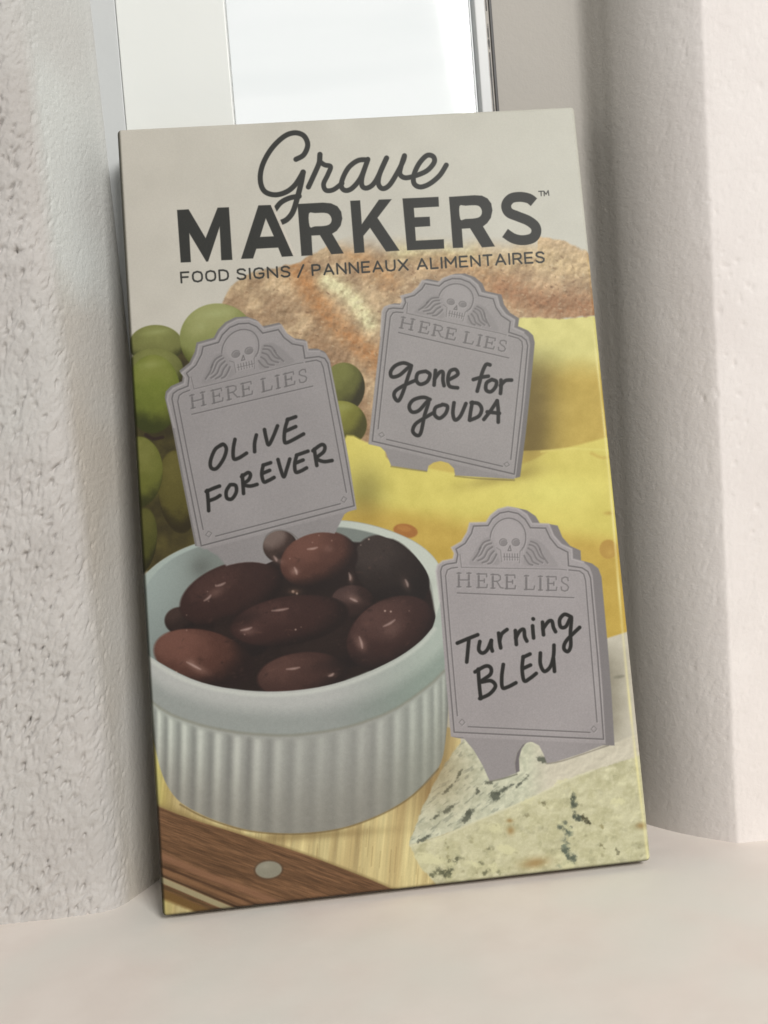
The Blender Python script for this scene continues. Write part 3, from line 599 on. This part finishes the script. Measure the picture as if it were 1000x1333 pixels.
SG = {'F': (.55, [[(.0, 1), (0, 0), (.55, 0)], [(0, .48), (.48, .48)]]), 'O': (.66, [[(.33, 0), (.08, .1), (0, .32), (0, .68), (.08, .9), (.33, 1), (.58, .9), (.66, .68), (.66, .32), (.58, .1), (.33, 0)]]),
      'D': (.62, [[(0, 0), (0, 1), (.3, 1), (.54, .88), (.62, .66), (.62, .34), (.54, .12), (.3, 0), (0, 0)]]),
      'S': (.56, [[(.54, .16), (.42, .02), (.2, 0), (.04, .1), (.02, .3), (.14, .44), (.42, .54), (.55, .68), (.53, .88), (.38, 1), (.16, 1), (0, .86)]]),
      'I': (.0, [[(0, 0), (0, 1)]]), 'G': (.64, [[(.62, .2), (.54, .05), (.33, 0), (.08, .1), (0, .32), (0, .68), (.08, .9), (.33, 1), (.56, .92), (.64, .74), (.64, .54), (.36, .54)]]),
      'N': (.64, [[(0, 1), (0, 0), (.64, 1), (.64, 0)]]), 'P': (.58, [[(0, 1), (0, 0), (.36, 0), (.54, .08), (.58, .27), (.54, .46), (.36, .54), (0, .54)]]),
      'A': (.7, [[(0, 1), (.35, 0), (.7, 1)], [(.13, .7), (.57, .7)]]), 'E': (.54, [[(.54, 0), (0, 0), (0, 1), (.54, 1)], [(0, .48), (.48, .48)]]),
      'U': (.64, [[(0, 0), (0, .7), (.08, .92), (.32, 1), (.56, .92), (.64, .7), (.64, 0)]]), 'X': (.66, [[(0, 0), (.66, 1)], [(.66, 0), (0, 1)]]),
      'L': (.5, [[(0, 0), (0, 1), (.5, 1)]]), 'M': (.76, [[(0, 1), (0, 0), (.38, .66), (.76, 0), (.76, 1)]]), 'T': (.6, [[(0, 0), (.6, 0)], [(.3, 0), (.3, 1)]]),
      'R': (.58, [[(0, 1), (0, 0), (.36, 0), (.54, .08), (.58, .27), (.54, .46), (.36, .54), (0, .54)], [(.34, .54), (.6, 1)]]), '/': (.5, [[(.5, -.06), (0, 1.12)]])}
bl = lambda x: 369.0 + (x - 236.6) * (342.2 - 369.0) / (709.5 - 236.6)
for word, xa, xb, in [("FOOD", 236.4, 297.4), ("SIGNS", 309.6, 377.5), ("/", 388, 396), ("PANNEAUX", 407.2, 531), ("ALIMENTAIRES", 544, 708.5)]:
    hgt = 13.0; gap = .30; wsum = sum(SG[c][0] for c in word) + gap * (len(word) - 1)
    k = (xb - xa) / wsum; x = xa
    for c in word:
        wd, S_ = SG[c]
        for s_ in S_:
            P = [(x + a * k - (1 - b) * .9, bl(x + a * k) - 1.2 - hgt * (1 - b)) for a, b in s_]
            stroke(P, 2.3, INK, .5)
        x += (wd + gap) * k
# print grain
IMG += (rng.random((TH // 2 + 1, TW // 2 + 1)).repeat(2, 0).repeat(2, 1)[:TH, :TW, None].astype(np.float32) - .5) * 4
# dark wrap at the very left edge, highlight painted in along the right edge
e = np.exp(-(jj / 6.5) ** 4)[..., None]; IMG = IMG * (1 - .6 * e) + np.array((30, 28, 8)) * .3 * e
e = (np.exp(-((jj - TW + 9 + 3 * np.sin(ii / 160)) / 3.0) ** 2) * sstep(380, 700, ii) * (.35 + .4 * vnoise(ii / 60, jj * 0 + 3)))[..., None]; IMG = IMG * (1 - e) + np.array((226, 214, 150)) * e
e = np.exp(-((TH - ii) / 4.0) ** 2)[..., None]; IMG = IMG * (1 - .45 * e)
IMG = np.clip(IMG, 0, 255)
lum = (IMG @ np.array([.3, .59, .11], np.float32))[..., None]
l2 = np.interp(lum, [0, 58, 100, 155, 185, 200, 255], [8, 42, 88, 147, 182, 199, 245]); IMG = l2 + (IMG - lum) * .90 * (l2 / np.maximum(lum, 1))
IMG = np.clip(IMG * np.array([.985, 1.0, .985]), 0, 255)
ALB = 1.08
lin = np.where(IMG / 255 <= .04045, IMG / 255 / 12.92, ((IMG / 255 + .055) / 1.055) ** 2.4) * ALB
lin = np.clip(lin, 0, .9)
enc = np.where(lin <= .0031308, lin * 12.92, 1.055 * lin ** (1 / 2.4) - .055)
art = bpy.data.images.new('printed_artwork', TW, TH, alpha=False)
buf = np.ones((TH, TW, 4), np.float32); buf[..., :3] = enc[::-1]; art.pixels.foreach_set(buf.ravel()); art.update(); art.pack()

def printed_mat():
    m, nt, p = mat_new('printed_card'); N = nt.nodes; L = nt.links
    uv = N.new('ShaderNodeUVMap'); tx = N.new('ShaderNodeTexImage'); tx.image = art; tx.extension = 'EXTEND'
    L.new(uv.outputs[0], tx.inputs[0]); L.new(tx.outputs[0], p.inputs['Base Color'])
    p.inputs['Roughness'].default_value = .5; p.inputs['Specular IOR Level'].default_value = .22
    tc = N.new('ShaderNodeTexCoord')
    nb = N.new('ShaderNodeTexNoise'); nb.inputs['Scale'].default_value = 28; nb.inputs['Detail'].default_value = 2
    nf = N.new('ShaderNodeTexNoise'); nf.inputs['Scale'].default_value = 1800; nf.inputs['Detail'].default_value = 2
    L.new(tc.outputs['Object'], nb.inputs['Vector']); L.new(tc.outputs['Object'], nf.inputs['Vector'])
    b = N.new('ShaderNodeBump'); b.inputs['Distance'].default_value = .0008; b.inputs['Strength'].default_value = .6; L.new(nb.outputs['Fac'], b.inputs['Height'])
    b2 = N.new('ShaderNodeBump'); b2.inputs['Distance'].default_value = .000012; L.new(nf.outputs['Fac'], b2.inputs['Height']); L.new(b.outputs[0], b2.inputs['Normal'])
    L.new(b2.outputs[0], p.inputs['Normal']); return m
M_print = printed_mat()

# ------------------------------------------------------------------ the carton
# local frame: x across, z up the face, y = into the carton; front face at y = 0
box = bpy.data.objects.new('product_box', None); sc.collection.objects.link(box)
box.rotation_euler = (-LEAN, 0, 0)
box['label'] = 'leaning printed carton for food signs, with olives, cheese and grapes pictured on its front'
box['category'] = 'box'; 
def rrect(ins, r, n=6):
    """rounded rectangle outline, inset, racked like the real carton"""
    x0, x1, zz0, zz1 = ins, BOX_W - ins, ins, HP - ins; r = max(r - ins, .0002); pts = []
    for cx, cz, a0 in ((x1 - r, zz0 + r, -90), (x1 - r, zz1 - r, 0), (x0 + r, zz1 - r, 90), (x0 + r, zz0 + r, 180)):
        for i in range(n + 1):
            a = math.radians(a0 + 90 * i / n); pts.append((cx + r * math.cos(a), cz + r * math.sin(a)))
    return pts
def rack(x, z): return x + RACK * z / HP
BR_ = .0009
rings = []
for i in range(6):
    a = math.pi / 2 * i / 5
    rings.append((BR_ * (1 - math.cos(math.pi / 2 - a)), BR_ * (1 - math.sin(math.pi / 2 - a))))
rings = sorted(((BR_ * (1 - math.sin(a)), BR_ * (1 - math.cos(a))) for a in np.linspace(0, math.pi / 2, 6)), key=lambda t: -t[0])
V = []; UV = []; Fc = []; n = None
for ins, dep in rings:
    P = rrect(ins, .0011); n = len(P)
    for x, z in P: V.append((rack(x, z), dep, z)); UV.append((x / BOX_W, z / HP))
Fc.append(list(range(n)))
for k in range(len(rings) - 1):
    for i in range(n): j = (i + 1) % n; Fc.append([k * n + j, k * n + i, (k + 1) * n + i, (k + 1) * n + j])
me = mesh_from('front_panel', V, Fc); uvl = me.uv_layers.new(name='UVMap')
for lp in me.loops: uvl.data[lp.index].uv = UV[lp.vertex_index]
me.polygons[0].use_smooth = False
link('front_panel', me, M_print, box)
# wall strips of the carton: left, right, top, bottom, back
def strip(name, idx, mat):
    P = rrect(0, .0011); V = []; Fc = []
    for k, dep in enumerate((BR_, BOX_T - .0006, BOX_T)):
        Q = rrect(0 if k < 2 else .0006, .0011)
        for i in idx: V.append((rack(*Q[i]), dep, Q[i][1]))
    m_ = len(idx)
    for k in range(2):
        for i in range(m_ - 1): Fc.append([k * m_ + i + 1, k * m_ + i, (k + 1) * m_ + i, (k + 1) * m_ + i + 1])
    link(name, mesh_from(name, V, Fc), mat, box)
N7 = 7
strip('side_panel', list(range(3, 11)), M_side); strip('top_flap', list(range(10, 18)), M_card)
strip('side_panel', list(range(17, 25)), M_side); strip('bottom_flap', list(range(24, 28)) + list(range(0, 4)), M_card)
Q = rrect(.0006, .0011)
link('back_panel', mesh_from('back_panel', [(rack(x, z), BOX_T, z) for x, z in Q], [list(range(len(Q)))[::-1]], False), M_card, box)

# ------------------------------------------------------------------ walls
def spacing(a, b, fine0, fine1, fine, coarse):
    out = [a]
    while out[-1] < b:
        x = out[-1]; d = 0 if fine0 <= x <= fine1 else min(abs(x - fine0), abs(x - fine1))
        out.append(x + min(coarse, fine + d * .25))
    return np.array(out)
def wall(name, plan, z0, z1, amp, shade_mask, shear, mat, pk=1., dents=0, fine=(0, 1), fs=.00035, zf=.24, holes=None, **props):
    P = spline(plan, 16); L = np.r_[0, np.cumsum(np.linalg.norm(np.diff(P, axis=0), axis=1))]
    s = spacing(0, L[-1], fine[0] * 1., fine[1] * 1., fs, .01); s[-1] = L[-1]
    x = np.interp(s, L, P[:, 0]); y = np.interp(s, L, P[:, 1])
    tx = np.gradient(x, s); ty = np.gradient(y, s); nn = np.hypot(tx, ty); nx = ty / nn; ny = -tx / nn
    k = np.ones(5) / 5; nx = np.convolve(np.pad(nx, 2, 'edge'), k, 'valid'); ny = np.convolve(np.pad(ny, 2, 'edge'), k, 'valid')
    z = spacing(z0, z1, z0, zf, fs * 1.15, .01)
    S, Zz = np.meshgrid(s, z)
    a = np.interp(s, *amp)[None, :]
    c, d = math.cos(1.1), math.sin(1.1)
    h = (fbm(S / .011, Zz / .011, 3) - .5) * .55 + (fbm(S / .0022 + 31, Zz / .0022, 3) - .5) * .75 + (fbm((S * c + Zz * d) / .0015 + 7, (-S * d + Zz * c) / .0006, 2) - .5) * .8
    # slanting pits and trowel gouges
    c, d = math.cos(1.1), math.sin(1.1); u = S * c + Zz * d; v = -S * d + Zz * c
    pit = sstep(.66, .84, fbm(u / .0020 + 50, v / .0008, 2)); pit2 = sstep(.72, .90, fbm(u / .0036 + 9, v / .0011 + 3, 2))
    h = h - (pit * .75 + pit2 * .8) * pk
    D = h * a * .00052
    if dents:
        r3 = np.random.default_rng(11); zz = z
        for _ in range(dents):
            s0 = r3.uniform(fine[0], fine[1]); z0_ = r3.uniform(-.002, .24); ln = r3.uniform(.0004, .0013); wd = r3.uniform(.00018, .00036); al = r3.normal(1.05, .22); dp = r3.uniform(.25, 1) ** 2 * .0011 + .00008
            i0, i1 = np.searchsorted(s, [s0 - .003, s0 + .003]); j0, j1 = np.searchsorted(zz, [z0_ - .003, z0_ + .003])
            if i1 <= i0 or j1 <= j0: continue
            ds = S[j0:j1, i0:i1] - s0; dz = Zz[j0:j1, i0:i1] - z0_; uu = ds * math.cos(al) + dz * math.sin(al); vv = -ds * math.sin(al) + dz * math.cos(al)
            bend = vv + uu * uu * 150 * r3.normal()
            D[j0:j1, i0:i1] -= dp * np.exp(-(uu / ln) ** 2 - (bend / wd) ** 2) * np.minimum(1, a[:, i0:i1] * 1.0)
    if holes is not None: D = D - holes(S, Zz)
    sh = shear(Zz)
    G = np.stack([x[None, :] + nx[None, :] * D + sh, y[None, :] + ny[None, :] * D + 0 * Zz, Zz], -1)
    me = grid_mesh(name, G)
    at_ = me.attributes.new('reveal_shade', 'FLOAT', 'POINT'); at_.data.foreach_set('value', np.broadcast_to(np.interp(s, *shade_mask)[None, :], G.shape[:2]).astype(np.float32).ravel())  # where the painted reveal shade sets in along the wall
    at2 = me.attributes.new('upper_pale', 'FLOAT', 'POINT'); at2.data.foreach_set('value', (sstep(.135, .158, Zz + (fbm(S / .01, Zz / .01, 3) - .5) * .012)).astype(np.float32).ravel())  # reveal turns paler above a wavering height
    return link(name, me, mat, **props), (s, L, P)
WY = BOX_H * math.sin(LEAN) + BOX_T * math.cos(LEAN) + .0003   # window face, the carton leans on it
zb = SILL_Z - .004
left_plan = [(-.30, .006), (-.20, .0065), (-.10, .0078), (-.06, .0085), (-.0395, .0088), (-.028, .0088), (-.0185, .0091), (-.0142, .0100), (-.0114, .0124), (-.0094, .0158), (-.0045, .0255), (-.0008, .0335), (.0006, .0362), (.0010, .045), (.001, .07)]
Lp = spline(left_plan, 16); LL = np.r_[0, np.cumsum(np.linalg.norm(np.diff(Lp, axis=0), axis=1))]
def at(x): return float(np.interp(x, Lp[:, 0], LL))
wall('left_wall', left_plan, zb, .42, ([0, at(-.0175), at(-.0124), at(-.0102), at(-.0085), 1], [1, 1, .6, .25, .08, .06]), ([0, at(-.0122), at(-.0098), 1], [0, 0, 1, 1]), lambda z: -.021 * np.clip(z, 0, 1), M_left, .55, 2900,
     fine=(at(-.045), at(-.002)), fs=.00027, kind='structure')
pits = [(rng.uniform(.0, 1), rng.uniform(0, 1)) for _ in range(10)]
right_plan = [(.092, WY + .0006), (.102, WY + .0006), (.111, WY + .0005), (.1172, WY - .0001), (.1200, .0338), (.1226, .0295), (.1252, .0248), (.1298, .0185), (.1350, .0130), (.1390, .0094), (.1406, .0081), (.1414, .0076), (.1424, .0075), (.1450, .0074), (.160, .0072), (.20, .0075), (.30, .008), (.42, .008)]
Rp = spline(right_plan, 16); RL = np.r_[0, np.cumsum(np.linalg.norm(np.diff(Rp, axis=0), axis=1))]
def atr(x): return float(np.interp(x, Rp[:, 0], RL))
def rholes(S, Zz):
    h = 0
    r2 = np.random.default_rng(3)
    for i in range(34):
        s0 = atr(.142) + abs(r2.normal(0, .006)) - .001 if i < 26 else r2.uniform(atr(.138), atr(.17)); z0 = r2.uniform(.01, .2) if i >= 26 else r2.uniform(.09, .16)
        r = r2.uniform(.0003, .0007); a = r2.uniform(.5, 2.2); h = h + .00028 * np.exp(-(((S - s0) / r) ** 2 + ((Zz - z0) / (r * a)) ** 2))
    return h
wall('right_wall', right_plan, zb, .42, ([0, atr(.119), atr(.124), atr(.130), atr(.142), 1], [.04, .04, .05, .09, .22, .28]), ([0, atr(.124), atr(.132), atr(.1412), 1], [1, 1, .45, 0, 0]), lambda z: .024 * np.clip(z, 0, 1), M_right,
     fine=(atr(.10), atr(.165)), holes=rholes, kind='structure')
# sill: one painted slab with a rounded nose
xs = spacing(-.30, .42, -.05, .17, .0012, .01); ys = spacing(-.16, .10, -.09, .045, .0012, .01)
XX, YY = np.meshgrid(xs, ys)
ZZ = SILL_Z + (fbm(XX / .03, YY / .03, 3) - .5) * .0003 + (fbm(XX / .005, YY / .005, 3) - .5) * .00012
wm = np.exp(-((XX - .058) / .09) ** 2 * 0)  # keep a uniform finish
contact = (XX > -.004) & (XX < .122) & (YY > .004) & (YY < .018); ZZ = np.where(contact, np.minimum(ZZ, SILL_Z - .00002), ZZ)
nose = np.clip((-.15 - YY) / .01, 0, 1); ZZ = ZZ - .012 * nose ** 2
link('window_sill', grid_mesh('window_sill', np.stack([XX, YY, ZZ], -1)), M_sill, kind='structure')
bevel_box('sill_front', -.30, .42, -.1598, -.12, SILL_Z - .06, SILL_Z - .012, M_sill, b=.002, kind='structure')

# ------------------------------------------------------------------ window behind the carton
win = bpy.data.objects.new('window', None); sc.collection.objects.link(win); win.location = (0, 0, 0)
win['label'] = 'white framed window behind the carton with bright pale glass and a black gasket'; win['category'] = 'window'
# upright edges read on the photograph where they cross the top of the picture, set on the window face
def onplane(px, py, yp):
    D = R @ ray(px, py); t = (yp - CAM[1]) / D[1]; return CAM + t * D
xe = {p: onplane(p, 70, WY)[0] for p in (156, 298, 622, 636, 645)}
xe.update({p: onplane(p, 70, WY)[0] for p in (622,)})
z0w, z1w = SILL_Z, .42
fr = dict(b=.0004)
bevel_box('left_stile', xe[156], xe[298], WY, WY + .012, z0w, z1w, M_white, win, **fr)
bevel_box('right_stile', xe[622], xe[636], WY, WY + .012, z0w, z1w, M_grey, win, **fr)
bevel_box('gasket', xe[636] + .0001, xe[636] + .00085, WY + .0006, WY + .008, z0w, z1w, M_gasket, win, b=.0002)
bevel_box('gasket', xe[636] + .00105, xe[645], WY + .0002, WY + .008, z0w, z1w, M_gasket, win, b=.0002)
bevel_box('outer_frame', -.0065, xe[156] - .0001, WY + .0005, WY + .02, z0w, z1w, M_grey, win, **fr)
bevel_box('bottom_rail', xe[298], xe[622], WY + .001, WY + .012, z0w, .03, M_white, win, **fr)
mg, nt, p = mat_new('window_glass'); p.inputs['Base Color'].default_value = (.97, .99, .98, 1); p.inputs['Roughness'].default_value = .05
p.inputs['Transmission Weight'].default_value = 1; p.inputs['IOR'].default_value = 1.45
bevel_box('glass_pane', xe[298] + .0002, xe[622] - .0002, WY + .004, WY + .0065, .0305, z1w, mg, win, b=0)
# pale overcast sky beyond the glass
ms, nt, p = mat_new('overcast_sky'); N = nt.nodes; L = nt.links
em = N.new('ShaderNodeEmission'); tc = N.new('ShaderNodeTexCoord'); mp = N.new('ShaderNodeMapping'); mp.inputs['Scale'].default_value = (.3, 1, 3.4)
nz = N.new('ShaderNodeTexNoise'); nz.inputs['Scale'].default_value = 1.3; nz.inputs['Detail'].default_value = 3
cr = N.new('ShaderNodeValToRGB'); cr.color_ramp.elements[0].position = .35; cr.color_ramp.elements[1].position = .65
cr.color_ramp.elements[0].color = (.72, .735, .73, 1); cr.color_ramp.elements[1].color = (.88, .88, .87, 1)
L.new(tc.outputs['Object'], mp.inputs[0]); L.new(mp.outputs[0], nz.inputs['Vector']); L.new(nz.outputs['Fac'], cr.inputs[0]); L.new(cr.outputs[0], em.inputs[0])
L.new(em.outputs[0], N['Material Output'].inputs[0]); em.inputs[1].default_value = 1.06
th = np.linspace(-1.3, 1.3, 40); ph = np.linspace(-.9, 1.2, 30); TT, PP = np.meshgrid(th, ph)
link('sky', grid_mesh('sky', np.stack([3 * np.sin(TT) * np.cos(PP), .1 + 3 * np.cos(TT) * np.cos(PP), 3 * np.sin(PP)], -1)), ms, kind='structure')
